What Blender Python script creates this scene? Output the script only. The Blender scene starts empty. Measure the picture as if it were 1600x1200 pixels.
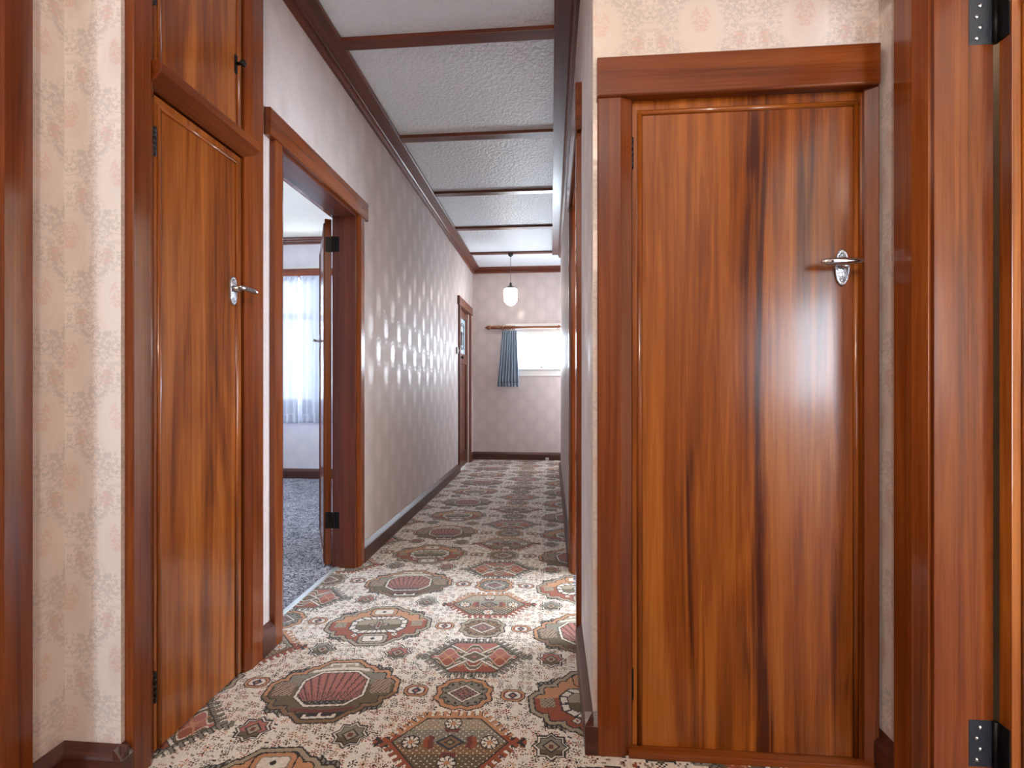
import bpy, bmesh, math, random
import numpy as np
from mathutils import Vector, Matrix

random.seed(4)
C = bpy.context.scene.collection
PI = math.pi

# ------------------------------------------------------------------ node helpers
class G:
    """small wrapper: build node expressions with python operators"""
    def __init__(s, nt, sock): s.nt, s.s = nt, sock
    def _m(s, op, *o, clamp=False):
        n = s.nt.nodes.new('ShaderNodeMath'); n.operation = op; n.use_clamp = clamp
        for i, v in enumerate((s,) + o):
            if isinstance(v, G): s.nt.links.new(v.s, n.inputs[i])
            else: n.inputs[i].default_value = v
        return G(s.nt, n.outputs[0])
    def __add__(s, o): return s._m('ADD', o)
    __radd__ = __add__
    def __sub__(s, o): return s._m('SUBTRACT', o)
    def __rsub__(s, o): return (s * -1.0) + o
    def __mul__(s, o): return s._m('MULTIPLY', o)
    __rmul__ = __mul__
    def __truediv__(s, o): return s._m('DIVIDE', o)
    def fract(s): return s._m('FRACT')
    def abs(s): return s._m('ABSOLUTE')
    def sqrt(s): return s._m('SQRT')
    def pow(s, o): return s._m('POWER', o)
    def sin(s): return s._m('SINE')
    def floor(s): return s._m('FLOOR')
    def max(s, o): return s._m('MAXIMUM', o)
    def min(s, o): return s._m('MINIMUM', o)
    def step(s, a, b):
        n = s.nt.nodes.new('ShaderNodeMapRange'); n.interpolation_type = 'SMOOTHSTEP'; n.clamp = True
        s.nt.links.new(s.s, n.inputs[0])
        if a < b:
            n.inputs[1].default_value, n.inputs[2].default_value = a, b
            n.inputs[3].default_value, n.inputs[4].default_value = 0, 1
        else:
            n.inputs[1].default_value, n.inputs[2].default_value = b, a
            n.inputs[3].default_value, n.inputs[4].default_value = 1, 0
        return G(s.nt, n.outputs[0])

def new_mat(name):
    m = bpy.data.materials.new(name); m.use_nodes = True
    nt = m.node_tree
    b = nt.nodes['Principled BSDF']
    return m, nt, b

def comb(nt, x, y, z):
    n = nt.nodes.new('ShaderNodeCombineXYZ')
    for i, v in enumerate((x, y, z)):
        if isinstance(v, G): nt.links.new(v.s, n.inputs[i])
        else: n.inputs[i].default_value = v
    return n.outputs[0]

def noise(nt, vec, scale, detail=3, rough=.5, dist=0.0):
    n = nt.nodes.new('ShaderNodeTexNoise')
    n.inputs['Scale'].default_value = scale; n.inputs['Detail'].default_value = detail
    n.inputs['Roughness'].default_value = rough; n.inputs['Distortion'].default_value = dist
    if vec is not None: nt.links.new(vec, n.inputs['Vector'])
    return G(nt, n.outputs['Fac'])

def mixc(nt, f, a, b):
    n = nt.nodes.new('ShaderNodeMix'); n.data_type = 'RGBA'
    for sock, v in ((n.inputs[0], f), (n.inputs[6], a), (n.inputs[7], b)):
        if isinstance(v, G): nt.links.new(v.s, sock)
        elif isinstance(v, bpy.types.NodeSocket): nt.links.new(v, sock)
        elif isinstance(v, (int, float)): sock.default_value = v
        else: sock.default_value = (*v, 1)
    return n.outputs[2]

def ramp(nt, f, stops):
    n = nt.nodes.new('ShaderNodeValToRGB'); nt.links.new(f.s, n.inputs[0])
    e = n.color_ramp.elements
    while len(e) < len(stops): e.new(0.5)
    for el, (p, c) in zip(e, stops): el.position = p; el.color = (*c, 1)
    return n.outputs[0]

def bump(nt, b, h, strength=.2, dist=.002):
    n = nt.nodes.new('ShaderNodeBump')
    n.inputs['Strength'].default_value = strength; n.inputs['Distance'].default_value = dist
    nt.links.new(h.s, n.inputs['Height']); nt.links.new(n.outputs[0], b.inputs['Normal'])

def objco(nt): return nt.nodes.new('ShaderNodeTexCoord').outputs['Object']
def uvs(nt):
    sp = nt.nodes.new('ShaderNodeSeparateXYZ')
    nt.links.new(nt.nodes.new('ShaderNodeTexCoord').outputs['UV'], sp.inputs[0])
    return G(nt, sp.outputs[0]), G(nt, sp.outputs[1])

def S(r, g, b):
    """sRGB 0-255 -> linear"""
    f = lambda c: c / 12.92 if c <= .04045 else ((c + .055) / 1.055) ** 2.4
    return tuple(f(v / 255) for v in (r, g, b))

# ------------------------------------------------------------------ materials
def wood(name, axis, dark, mid, light, rough=.2, figure=.5, seed=0.0, wave=.25, coat=.3, heart=False, spec=.5):
    m, nt, b = new_mat(name)
    co = objco(nt)
    info = nt.nodes.new('ShaderNodeObjectInfo')
    rnd = G(nt, info.outputs['Random'])
    sp = nt.nodes.new('ShaderNodeSeparateXYZ'); nt.links.new(co, sp.inputs[0])
    c = [G(nt, sp.outputs[i]) for i in range(3)]
    al = {'X': 0, 'Y': 1, 'Z': 2}[axis]
    def vec(across, along, off):
        v = [ci * (along if i == al else across) for i, ci in enumerate(c)]
        v[(al + 1) % 3] = v[(al + 1) % 3] + rnd * 37.0 + off
        return comb(nt, *v)
    broad = noise(nt, vec(5.0, .55, 3.1 + seed), 1.0, 3, .5, 1.4)
    grain = noise(nt, vec(28.0, .8, 9.7 + seed), 1.0, 5, .6, .9)
    fibre = noise(nt, vec(260.0, 6.0, 1.3 + seed), 1.0, 3, .6, .2)
    f = (broad - .5) * (1.7 * figure) + (grain - .5) * 1.05 + (fibre - .5) * .28 + .52
    if heart:
        x, z = c[0], c[2]
        wob = noise(nt, comb(nt, 0.0, 2.0, z * 1.0), 1.3, 2, .5); wob2 = noise(nt, comb(nt, 5.0, 2.0, z * 1.0), 1.7, 2, .5)
        edge = (grain - .5) * .05
        s1 = (x + edge - (wob * .16 + .545)).abs().step(.075, .004) * noise(nt, comb(nt, x * 3.0, 0.0, z * 1.0), 1.9, 2).step(.34, .56)
        s2 = (x + edge - (wob2 * .12 + .36)).abs().step(.030, .002) * z.step(1.15, .75)
        s3 = (x + edge - (wob2 * .10 + .72)).abs().step(.06, .01) * z.step(.9, 1.5)
        fl = grain.step(.66, .36) * .75 + .25
        f = f - s1 * fl * .30 - s2 * fl * .22 - s3 * fl * .18 - x.step(.62, .76) * .10 + x.step(.50, .30) * .08
    col = ramp(nt, f, [(.12, dark), (.46, mid), (.85, light)])
    nt.links.new(col, b.inputs['Base Color'])
    wav = noise(nt, vec(16.0, 2.0, 5.5), 1.0, 2, .5, .3)
    rr = (fibre - .5) * .12 + (broad - .5) * .12 + rough
    nt.links.new(rr.s, b.inputs['Roughness'])
    b.inputs['Specular IOR Level'].default_value = spec
    b.inputs['Coat Weight'].default_value = coat
    b.inputs['Coat Roughness'].default_value = .12
    bump(nt, b, wav * .8 + fibre * .012, wave, .004)
    return m

RD, RM, RL = S(50, 17, 5), S(128, 64, 17), S(172, 100, 36)     # honey rimu (doors)
WD, WM, WL = S(54, 20, 8), S(104, 47, 16), S(138, 72, 28)      # redder frame timber
HD, HM, HL = S(42, 16, 10), S(88, 38, 22), S(120, 58, 32)      # dark stained hall timber
MW = {}
for ax in 'XYZ':
    MW['door' + ax] = wood('varnished_timber_panel_' + ax, ax, RD, RM, RL, .19, .75, 0, .10)
    MW['frame' + ax] = wood('varnished_timber_frame_' + ax, ax, WD, WM, WL, .2, .35, 2, .10, .25, False, .36)
    MW['dark' + ax] = wood('dark_stained_timber_' + ax, ax, HD, HM, HL, .33, .3, 4, .2, .1)
    MW['base' + ax] = wood('dark_skirting_timber_' + ax, ax, S(38, 16, 12), S(66, 31, 23), S(92, 48, 34), .36, .3, 6, .2, .1)

MW['figured'] = wood('figured_heart_timber_panel', 'Z', S(66, 23, 7), S(126, 63, 16), S(168, 98, 34), .22, .45, 0, .10, .12, True, .42)

def plain(name, col, rough=.5, metal=0.0, spec=.5, nscale=0, nstr=.1):
    m, nt, b = new_mat(name)
    b.inputs['Roughness'].default_value = rough; b.inputs['Metallic'].default_value = metal
    b.inputs['Specular IOR Level'].default_value = spec
    n = noise(nt, objco(nt), nscale or 25, 3, .5)
    k = tuple(max(0, c * .86) for c in col)
    nt.links.new(mixc(nt, n, k, tuple(min(1, c * 1.08) for c in col)), b.inputs['Base Color'])
    if nscale: bump(nt, b, n, nstr, .002)
    return m

M_CHROME = plain('chrome', (.62, .62, .64), .12, 1.0, nscale=90, nstr=.12)
M_CHROMEO = plain('chased_chrome', (.42, .42, .46), .14, 1.0, nscale=190, nstr=1.0)
M_STEEL = plain('old_steel', S(70, 72, 78), .38, .9, nscale=120, nstr=.3)
M_BLACKM = plain('blackened_steel', S(22, 20, 20), .45, .6, nscale=120, nstr=.3)
M_SCREW = plain('bright_screw', S(190, 190, 190), .3, 1.0)
M_ALU = plain('brushed_aluminium', S(205, 212, 214), .35, .6, nscale=60)
M_WHITE = plain('white_gloss_paint', S(232, 230, 224), .35)
M_PLAST = plain('grey_plastic', S(150, 146, 142), .4)
M_BROWNP = plain('brown_bakelite', S(46, 34, 26), .3)
M_CORD = plain('woven_flex', S(120, 112, 104), .7)
M_BLACK = plain('black_enamel', S(22, 22, 25), .35)
M_LEAD = plain('lead_came', S(50, 52, 56), .5, .4)
M_DARKGAP = plain('unlit_cupboard_lining', S(60, 40, 28), .8)
M_PLAINWALL = plain('plain_painted_plaster', S(226, 212, 192), .8)
M_ROD = wood('curtain_pole_timber', 'X', S(80, 40, 18), S(124, 68, 34), S(150, 88, 48), .35, .3, 1, .1)

def wallpaper(name, base, leaf, pink, sheen=1.0, ls=.52, ps=.5, pearl=.0):
    m, nt, b = new_mat(name)
    u, v = uvs(nt)
    PX, PY = .305, .345
    leafm = sh = pinkm = ovm = None
    for o in (0.0, .5):
        ax = ((u / PX + o).fract() - .5) * PX
        ay = ((v / PY + o).fract() - .5) * PY
        aax = ax.abs()
        n1 = noise(nt, comb(nt, aax, ay, .31), 84, 3, .6, .8)
        n2 = noise(nt, comb(nt, aax, ay, 1.7), 110, 2, .5, .8)
        r1 = ((ax / .052).pow(2.0) + (ay / .100).pow(2.0)).sqrt()
        r2 = ((ax / .10).pow(2.0) + ((ay + .012) / .135).pow(2.0)).sqrt()
        rn = r1 + (n2 - .5) * .55
        oval = (rn.step(.80, .66) * (n1.step(.30, .48) * .45 + .55)).max((rn - .95).abs().step(.14, .07) * .8)
        ring = (r2 - 1.0).abs().step(.42, .2) * n1.step(.50, .57)
        tail = (((aax - .03).abs() / .028).max((ay + .125).abs() / .04)).step(1.0, .7) * n1.step(.46, .54)
        rose = (((ax / .034).pow(2.0) + ((ay - .012) / .045).pow(2.0)).sqrt()).step(1.0, .8) * n2.step(.42, .56)
        bud = ((((aax - .115) / .022).pow(2.0) + ((ay + .05) / .03).pow(2.0)).sqrt()).step(1.0, .6) * n2.step(.4, .55)
        lf = ring.max(tail)
        pk = rose.max(bud)
        so = oval.max(lf * .6)
        ovm = oval if ovm is None else ovm.max(oval)
        leafm = lf if leafm is None else leafm.max(lf)
        pinkm = pk if pinkm is None else pinkm.max(pk)
        sh = so if sh is None else sh.max(so)
    rib = (v * 0.0 + u * 1500.0).sin() * .5 + .5
    cloud = noise(nt, comb(nt, u, v, 0.0), 1.3, 2)
    c = mixc(nt, cloud, tuple(x * .95 for x in base), tuple(min(1, x * 1.04) for x in base))
    c = mixc(nt, leafm * ls, c, leaf)
    c = mixc(nt, ovm * pearl, c, tuple(min(1, x * 1.25) for x in base))
    c = mixc(nt, pinkm * ps, c, pink)
    nt.links.new(c, b.inputs['Base Color'])
    nt.links.new((sh * (.24 * sheen)).s, b.inputs['Metallic'])
    nt.links.new((sh * (-.27 * sheen) + .70).s, b.inputs['Roughness'])
    nt.links.new((sh * (.92 * sheen) + .06).s, b.inputs['Specular IOR Level'])
    bump(nt, b, sh * .6 + rib * .12, .12, .0012)
    return m
M_WALL = wallpaper('pearl_damask_wallpaper', S(220, 207, 200), S(174, 167, 164), S(214, 170, 158))
M_HALL = wallpaper('pearl_damask_wallpaper_hall_light', S(206, 193, 190), S(186, 172, 170), S(214, 184, 174), 1.0, .42, .3, .10)  # same paper as the near walls; hall light put into its tones
M_WALLB = wallpaper('lavender_damask_wallpaper', S(222, 216, 220), S(206, 204, 214), S(214, 205, 212), .8, .5, .2, .04)

def ceiling_mat(name, amp, tint):
    m, nt, b = new_mat(name)
    co = objco(nt)
    vo = nt.nodes.new('ShaderNodeTexVoronoi'); vo.inputs['Scale'].default_value = 50
    vo.feature = 'SMOOTH_F1'; vo.inputs['Randomness'].default_value = 1.0
    dn = nt.nodes.new('ShaderNodeTexNoise'); dn.inputs['Scale'].default_value = 30
    nt.links.new(co, dn.inputs['Vector'])
    mx = nt.nodes.new('ShaderNodeMix'); mx.data_type = 'VECTOR'; mx.inputs[0].default_value = .04
    nt.links.new(co, mx.inputs[4]); nt.links.new(dn.outputs['Color'], mx.inputs[5])
    nt.links.new(mx.outputs[1], vo.inputs['Vector'])
    d = G(nt, vo.outputs['Distance'])
    b.inputs['Base Color'].default_value = (*tint, 1)
    b.inputs['Roughness'].default_value = .42
    n2 = noise(nt, co, 75, 2)
    bump(nt, b, d * 1.0 + n2 * .3, amp, .008)
    return m
M_CEIL = ceiling_mat('embossed_white_ceiling', .65, S(232, 241, 250))
M_CEILB = ceiling_mat('smooth_white_ceiling', .08, S(245, 240, 228))

def carpet_mat():
    m, nt, b = new_mat('patterned_axminster_carpet')
    at = nt.nodes.new('ShaderNodeAttribute'); at.attribute_name = 'pattern'
    n = noise(nt, objco(nt), 420, 2, .6)
    n3 = noise(nt, objco(nt), 60, 2, .6)
    f = (n - .5) * .5 + (n3 - .5) * .25 + .5
    mu = nt.nodes.new('ShaderNodeMix'); mu.data_type = 'RGBA'; mu.blend_type = 'MULTIPLY'
    mu.inputs[0].default_value = 1
    nt.links.new(at.outputs['Color'], mu.inputs[6])
    nt.links.new(ramp(nt, f, [(.2, (.68, .68, .68)), (.8, (1, 1, 1))]), mu.inputs[7])
    nt.links.new(mu.outputs[2], b.inputs['Base Color'])
    b.inputs['Roughness'].default_value = .85
    b.inputs['Specular IOR Level'].default_value = .3
    b.inputs['Sheen Weight'].default_value = .25
    b.inputs['Sheen Roughness'].default_value = .4
    bump(nt, b, n, .5, .004)
    return m
M_CARPET = carpet_mat()

def bedroom_carpet_mat():
    m, nt, b = new_mat('grey_squiggle_carpet')
    co = objco(nt)
    mp = nt.nodes.new('ShaderNodeMapping'); mp.inputs['Scale'].default_value = (1, 1.25, 1)
    mp.inputs['Rotation'].default_value = (0, 0, .5)
    nt.links.new(co, mp.inputs[0])
    w = noise(nt, mp.outputs[0], 20, 2, .5, 3.0)
    k = (w - .5).abs().step(.075, .03)
    n2 = noise(nt, co, 300, 2)
    big = noise(nt, co, 9, 2)
    base = mixc(nt, big.step(.4, .65), S(196, 196, 206), S(168, 170, 182))
    c = mixc(nt, k, base, S(40, 44, 58))
    nt.links.new(c, b.inputs['Base Color'])
    b.inputs['Roughness'].default_value = .9
    bump(nt, b, n2, .4, .004)
    return m
M_CARPETB = bedroom_carpet_mat()

def glass_mat(name='window_glass', tint=(.96, .98, 1)):
    m = bpy.data.materials.new(name); m.use_nodes = True
    nt = m.node_tree; nt.nodes.clear()
    out = nt.nodes.new('ShaderNodeOutputMaterial')
    tr = nt.nodes.new('ShaderNodeBsdfTransparent'); tr.inputs[0].default_value = (*tint, 1)
    gl = nt.nodes.new('ShaderNodeBsdfGlossy'); gl.inputs['Roughness'].default_value = .03
    fr = nt.nodes.new('ShaderNodeFresnel'); ge = nt.nodes.new('ShaderNodeNewGeometry')
    nt.links.new((G(nt, ge.outputs['Backfacing']) * (1 / 1.45 - 1.45) + 1.45).s, fr.inputs[0])
    mx = nt.nodes.new('ShaderNodeMixShader')
    nt.links.new(fr.outputs[0], mx.inputs[0]); nt.links.new(tr.outputs[0], mx.inputs[1])
    nt.links.new(gl.outputs[0], mx.inputs[2]); nt.links.new(mx.outputs[0], out.inputs[0])
    return m
M_GLASS = glass_mat()

def cloth_mat(name, a, bcol, fx=260, transp=0.0, transl=.3):
    m = bpy.data.materials.new(name); m.use_nodes = True
    nt = m.node_tree; nt.nodes.clear()
    out = nt.nodes.new('ShaderNodeOutputMaterial')
    df = nt.nodes.new('ShaderNodeBsdfDiffuse'); tl = nt.nodes.new('ShaderNodeBsdfTranslucent')
    mx = nt.nodes.new('ShaderNodeMixShader'); mx.inputs[0].default_value = transl
    n = noise(nt, objco(nt), fx, 2)
    c = mixc(nt, n, a, bcol)
    nt.links.new(c, df.inputs[0]); nt.links.new(c, tl.inputs[0])
    nt.links.new(df.outputs[0], mx.inputs[1]); nt.links.new(tl.outputs[0], mx.inputs[2])
    last = mx.outputs[0]
    if transp:
        tr = nt.nodes.new('ShaderNodeBsdfTransparent'); m2 = nt.nodes.new('ShaderNodeMixShader')
        m2.inputs[0].default_value = transp
        nt.links.new(last, m2.inputs[1]); nt.links.new(tr.outputs[0], m2.inputs[2]); last = m2.outputs[0]
    nt.links.new(last, out.inputs[0])
    return m
M_FROST = cloth_mat('obscure_leadlight_glass', S(150, 160, 165), S(190, 196, 200), 40, .04, .25)
M_BLUE = cloth_mat('blue_curtain_cloth', S(140, 155, 170), S(158, 172, 188), 200, 0, .10)
M_NET = cloth_mat('white_net_cloth', S(206, 212, 228), S(232, 237, 248), 500, .014, .022)

def lamp_mat():
    m, nt, b = new_mat('opal_lamp_glass')
    b.inputs['Base Color'].default_value = (.95, .93, .88, 1)
    b.inputs['Roughness'].default_value = .2
    b.inputs['Emission Color'].default_value = (1, .92, .8, 1)
    b.inputs['Emission Strength'].default_value = 15.0
    return m
M_LAMP = lamp_mat()

# ------------------------------------------------------------------ mesh builder
class MB:
    def __init__(s): s.v, s.f, s.m, s.sm = [], [], [], []
    def face(s, pts, mi=0, smooth=False):
        i = len(s.v); s.v += [tuple(p) for p in pts]; s.f.append(tuple(range(i, i + len(pts)))); s.m.append(mi); s.sm.append(smooth)
    def box(s, x0, x1, y0, y1, z0, z1, mi=0, mats=None):
        if x0 > x1: x0, x1 = x1, x0
        if y0 > y1: y0, y1 = y1, y0
        i = len(s.v)
        s.v += [(x, y, z) for x in (x0, x1) for y in (y0, y1) for z in (z0, z1)]
        for key, q in (('-x', (0, 1, 3, 2)), ('+x', (4, 6, 7, 5)), ('-y', (0, 4, 5, 1)), ('+y', (2, 3, 7, 6)), ('-z', (0, 2, 6, 4)), ('+z', (1, 5, 7, 3))):
            s.f.append(tuple(i + k for k in q)); s.m.append((mats or {}).get(key, mi)); s.sm.append(False)
        return s
    def loft(s, rings, mi=0, smooth=False, caps=True, closed=True):
        i = len(s.v); n = len(rings[0])
        for r in rings: s.v += [tuple(p) for p in r]
        for a in range(len(rings) - 1):
            for k in range(n if closed else n - 1):
                k2 = (k + 1) % n
                s.f.append((i + a * n + k, i + a * n + k2, i + (a + 1) * n + k2, i + (a + 1) * n + k)); s.m.append(mi); s.sm.append(smooth)
        if caps and closed:
            s.f.append(tuple(i + k for k in reversed(range(n)))); s.m.append(mi); s.sm.append(False)
            e = i + (len(rings) - 1) * n
            s.f.append(tuple(e + k for k in range(n))); s.m.append(mi); s.sm.append(False)
        return s
    def prism(s, prof, fn, a0, a1, mi=0):
        """prof: list of 2-D points; fn(p, a) -> xyz; extruded from a0 to a1"""
        return s.loft([[fn(p, a0) for p in prof], [fn(p, a1) for p in prof]], mi)
    def lathe(s, prof, c, axis='Z', n=24, mi=0, smooth=True):
        """prof: (r, h) list"""
        rings = []
        for r, h in prof:
            ring = []
            for k in range(n):
                t = 2 * PI * k / n; a, b = r * math.cos(t), r * math.sin(t)
                ring.append({'Z': (c[0] + a, c[1] + b, c[2] + h), 'X': (c[0] + h, c[1] + a, c[2] + b), 'Y': (c[0] + b, c[1] + h, c[2] + a)}[axis])
            rings.append(ring)
        return s.loft(rings, mi, smooth)
    def tube(s, pts, rad, n=10, mi=0):
        pts = [Vector(p) for p in pts]; rings = []
        for i, p in enumerate(pts):
            t = (pts[min(i + 1, len(pts) - 1)] - pts[max(i - 1, 0)]).normalized()
            up = Vector((0, 0, 1)) if abs(t.z) < .9 else Vector((1, 0, 0))
            a = t.cross(up).normalized(); b = t.cross(a).normalized()
            r = rad[i] if isinstance(rad, (list, tuple)) else rad
            ra, rb = r if isinstance(r, tuple) else (r, r)
            rings.append([p + a * (ra * math.cos(2 * PI * k / n)) + b * (rb * math.sin(2 * PI * k / n)) for k in range(n)])
        return s.loft(rings, mi, True)
    def build(s, name, mats, parent=None, bevel=0, mw=None, loc=None):
        me = bpy.data.meshes.new(name)
        v = s.v
        me.from_pydata(v, [], s.f)
        if not isinstance(mats, (list, tuple)): mats = [mats]
        for m in mats: me.materials.append(m)
        me.polygons.foreach_set('material_index', s.m)
        me.polygons.foreach_set('use_smooth', s.sm)
        bm = bmesh.new(); bm.from_mesh(me)
        bmesh.ops.remove_doubles(bm, verts=bm.verts, dist=1e-6)
        bmesh.ops.recalc_face_normals(bm, faces=bm.faces)
        if bevel:
            ed = [e for e in bm.edges if len(e.link_faces) == 2 and e.calc_face_angle(0) > .6 and not (e.link_faces[0].smooth and e.link_faces[1].smooth)]
            bmesh.ops.bevel(bm, geom=ed, offset=bevel, segments=2, profile=.6, affect='EDGES', clamp_overlap=True)
        uv = bm.loops.layers.uv.new('UVMap')
        for f in bm.faces:
            n = f.normal; k = max(range(3), key=lambda i: abs(n[i]))
            for l in f.loops:
                c = l.vert.co
                l[uv].uv = (c.y, c.z) if k == 0 else ((c.x, c.z) if k == 1 else (c.x, c.y))
        if mw is not None: bmesh.ops.transform(bm, matrix=mw, verts=bm.verts)
        bm.to_mesh(me); bm.free()
        o = bpy.data.objects.new(name, me); C.objects.link(o)
        if parent is not None:
            o.parent = parent
            o.matrix_parent_inverse = Matrix.Translation(parent.matrix_world.translation).inverted() if False else Matrix.Identity(4)
            # meshes are written in world metres: undo every ancestor's offset
            off = Vector((0, 0, 0)); p = parent
            while p is not None: off += Vector(p.location); p = p.parent
            o.location = -off
        return o

def tag(o, label=None, cat=None, group=None, kind=None):
    if label: o['label'] = label
    if cat: o['category'] = cat
    if group: o['group'] = group
    if kind: o['kind'] = kind
    return o
def empty(name, loc, label=None, cat=None, group=None, kind=None):
    o = bpy.data.objects.new(name, None); C.objects.link(o); o.location = loc
    o.empty_display_size = .1
    return tag(o, label, cat, group, kind)
def struct(o, label=None, cat=None, group=None): return tag(o, label, cat, group, 'structure')

# ------------------------------------------------------------------ measured sizes (metres)
CEIL = 2.96
XL, XR = -1.215, .13          # hall wall faces
XNL, XNR = -1.388, .972       # wider near part
YN, YF = 1.285, 1.53          # nook wall, wall with the facing door
YB = 7.5                      # end wall
T = .14

# ------------------------------------------------------------------ shell
W = [M_WALL, M_WALLB, M_PLAINWALL, M_DARKGAP]
WH_ = [M_HALL, M_WALLB, M_PLAINWALL, M_DARKGAP]
def walls(name, boxes, label, mats=W, cat='wall'):
    b = MB()
    for bx in boxes:
        b.box(*bx[:6], mi=bx[6] if len(bx) > 6 and isinstance(bx[6], int) else 0, mats=bx[7] if len(bx) > 7 else None)
    return struct(b.build(name, mats), label, cat)
Hd = 2.2
bed = {'-x': 1}
walls('wall_left', [
    (XL - T, XL, 1.94, 2.105, 0, CEIL, 0, bed), (XL - T, XL, 2.105, 2.945, Hd, CEIL, 0, bed),
    (XL - T, XL, 2.945, 6.45, 0, CEIL, 0, bed), (XL - T, XL, 6.45, 7.10, Hd, CEIL, 0, bed),
    (XL - T, XL, 7.10, YB + T, 0, CEIL, 0, bed), (XL - T, XL, 1.30, 1.94, 2.86, CEIL)],
    'long papered left wall of the hall with shiny damask medallions', WH_)
walls('wall_nook', [(-5.3, -1.80, YN, YN + .13, 0, CEIL, 2), (-1.80, XL, YN, 1.298, 0, CEIL)],
      'narrow papered return wall left of the tall cupboard, half in daylight')
walls('wall_left_near', [
    (XNL - T, XNL, -2.4, .22, 0, CEIL, 0, {'-x': 2}), (XNL - T, XNL, .22, 1.075, Hd, CEIL, 0, {'-x': 2}), (XNL - T, XNL, 1.075, YN, 0, CEIL, 0, {'-x': 2})],
    'papered strip of wall beside the leftmost door frame')
walls('wall_right_near', [
    (XNR, XNR + T, -2.4, .46, 0, CEIL, 0, {'+x': 2}), (XNR, XNR + T, .46, 1.327, Hd, CEIL, 0, {'+x': 2}), (XNR, XNR + T, 1.327, YF, 0, CEIL, 0, {'+x': 2})],
    'sliver of papered wall between the closed door and the rightmost door frame')
walls('wall_front', [
    (XR, .245, YF, YF + .12, 0, CEIL), (.245, .932, YF, YF + .12, 2.03, CEIL), (.932, XNR, YF, YF + .12, 0, CEIL), (XNR, 2.6, YF, YF + .12, 0, CEIL, 2),
    (XR + T, .97, 1.93, 2.0, 0, CEIL, 2), (.97, 1.04, YF + .12, 2.0, 0, CEIL, 2)],
    'papered wall facing the camera above and beside the closed door')
walls('wall_right', [
    (XR, XR + T, YF + .12, 2.19, 0, CEIL, 0, {'+x': 2}), (XR, XR + T, 2.19, 2.96, Hd, CEIL, 0, {'+x': 2}), (XR, XR + T, 2.96, 6.62, 0, CEIL, 0, {'+x': 2})],
    'long papered right wall of the hall, seen almost edge on', WH_)
WX0, WX1, WZ0, WZ1 = -.60, 1.02, 1.40, 1.97
walls('wall_end', [
    (XL - T, WX0, YB, YB + T, 0, CEIL), (WX0, WX1, YB, YB + T, 0, WZ0), (WX0, WX1, YB, YB + T, WZ1, CEIL), (WX1, 1.54, YB, YB + T, 0, CEIL)],
    'papered end wall of the hall behind the pendant lamp and the blue curtain', WH_)
walls('wall_entry', [(1.4, 1.54, 6.48, 6.8, 0, CEIL), (1.4, 1.54, 6.8, 7.3, 0, .9), (1.4, 1.54, 6.8, 7.3, 2.0, CEIL), (1.4, 1.54, 7.3, YB, 0, CEIL), (XR + T, 1.4, 6.48, 6.62, 0, CEIL)], 'papered walls of the entry bay round the corner', WH_)
# near rooms (doorways beside the camera) and the room behind the right hall door
walls('wall_behind', [
    (XNL - T, XNR + T, -2.54, -2.4, 0, CEIL)], 'papered wall behind the camera')
walls('wall_side_room_left', [
    (-5.44, -5.3, -3.14, 1.42, 0, CEIL, 2), (-5.3, -3.45, -3.14, -3.0, 0, CEIL, 2), (-3.45, -2.65, -3.14, -3.0, 0, .5, 2), (-3.45, -2.65, -3.14, -3.0, 2.35, CEIL, 2),
    (-2.65, XNL - T, -3.14, -3.0, 0, CEIL, 2), (XNL - T, XNL - T + .02, -3.0, -2.54, 0, CEIL, 2)], 'plain walls of the room through the leftmost doorway')
R1X, R1Y0, R1Y1, R1Z0, R1Z1 = 2.6, -2.7, -1.2, .95, 2.0
walls('wall_side_room_right', [
    (R1X, R1X + T, -3.2, R1Y0, 0, CEIL, 2), (R1X, R1X + T, R1Y0, R1Y1, 0, R1Z0, 2), (R1X, R1X + T, R1Y0, R1Y1, R1Z1, CEIL, 2), (R1X, R1X + T, R1Y1, YF + .12, 0, CEIL, 2),
    (XNR + T, 1.70, -3.34, -3.2, 0, CEIL, 2), (1.70, 2.55, -3.34, -3.2, 0, .1, 2), (1.70, 2.55, -3.34, -3.2, 2.4, CEIL, 2), (2.55, R1X + T, -3.34, -3.2, 0, CEIL, 2), (XNR + T - .02, XNR + T, -3.2, -2.54, 0, CEIL, 2)], 'plain walls of the room through the rightmost doorway')
R2X, R2Y0, R2Y1 = 3.2, 2.2, 4.5
walls('wall_hall_room_right', [
    (R2X, R2X + T, 2.0, R2Y0, 0, CEIL, 2), (R2X, R2X + T, R2Y0, R2Y1, 0, .35, 2), (R2X, R2X + T, R2Y0, R2Y1, 2.5, CEIL, 2), (R2X, R2X + T, R2Y1, 4.9, 0, CEIL, 2),
    (XR + T, R2X + T, 4.76, 4.9, 0, CEIL, 2), (1.04, R2X + T, 1.93, 2.0, 0, CEIL, 2)], 'plain walls of the room through the right hall doorway')
BX0, BX1, BZ0, BZ1 = -4.1, -2.35, .925, 2.47
walls('wall_bedroom', [
    (-4.74, BX0, 5.78, 5.92, 0, CEIL, 1), (BX0, BX1, 5.78, 5.92, 0, BZ0, 1), (BX0, BX1, 5.78, 5.92, BZ1, CEIL, 1), (BX1, XL - T, 5.78, 5.92, 0, CEIL, 1),
    (-4.74, -4.6, 1.94, 2.9, 0, CEIL, 1), (-4.74, -4.6, 2.9, 4.1, 0, 1.0, 1), (-4.74, -4.6, 2.9, 4.1, 2.05, CEIL, 1), (-4.74, -4.6, 4.1, 5.78, 0, CEIL, 1), (-4.74, XL - T, 1.80, 1.94, 0, CEIL, 1)], 'pale lavender papered wall of the bedroom below its window')

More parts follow.
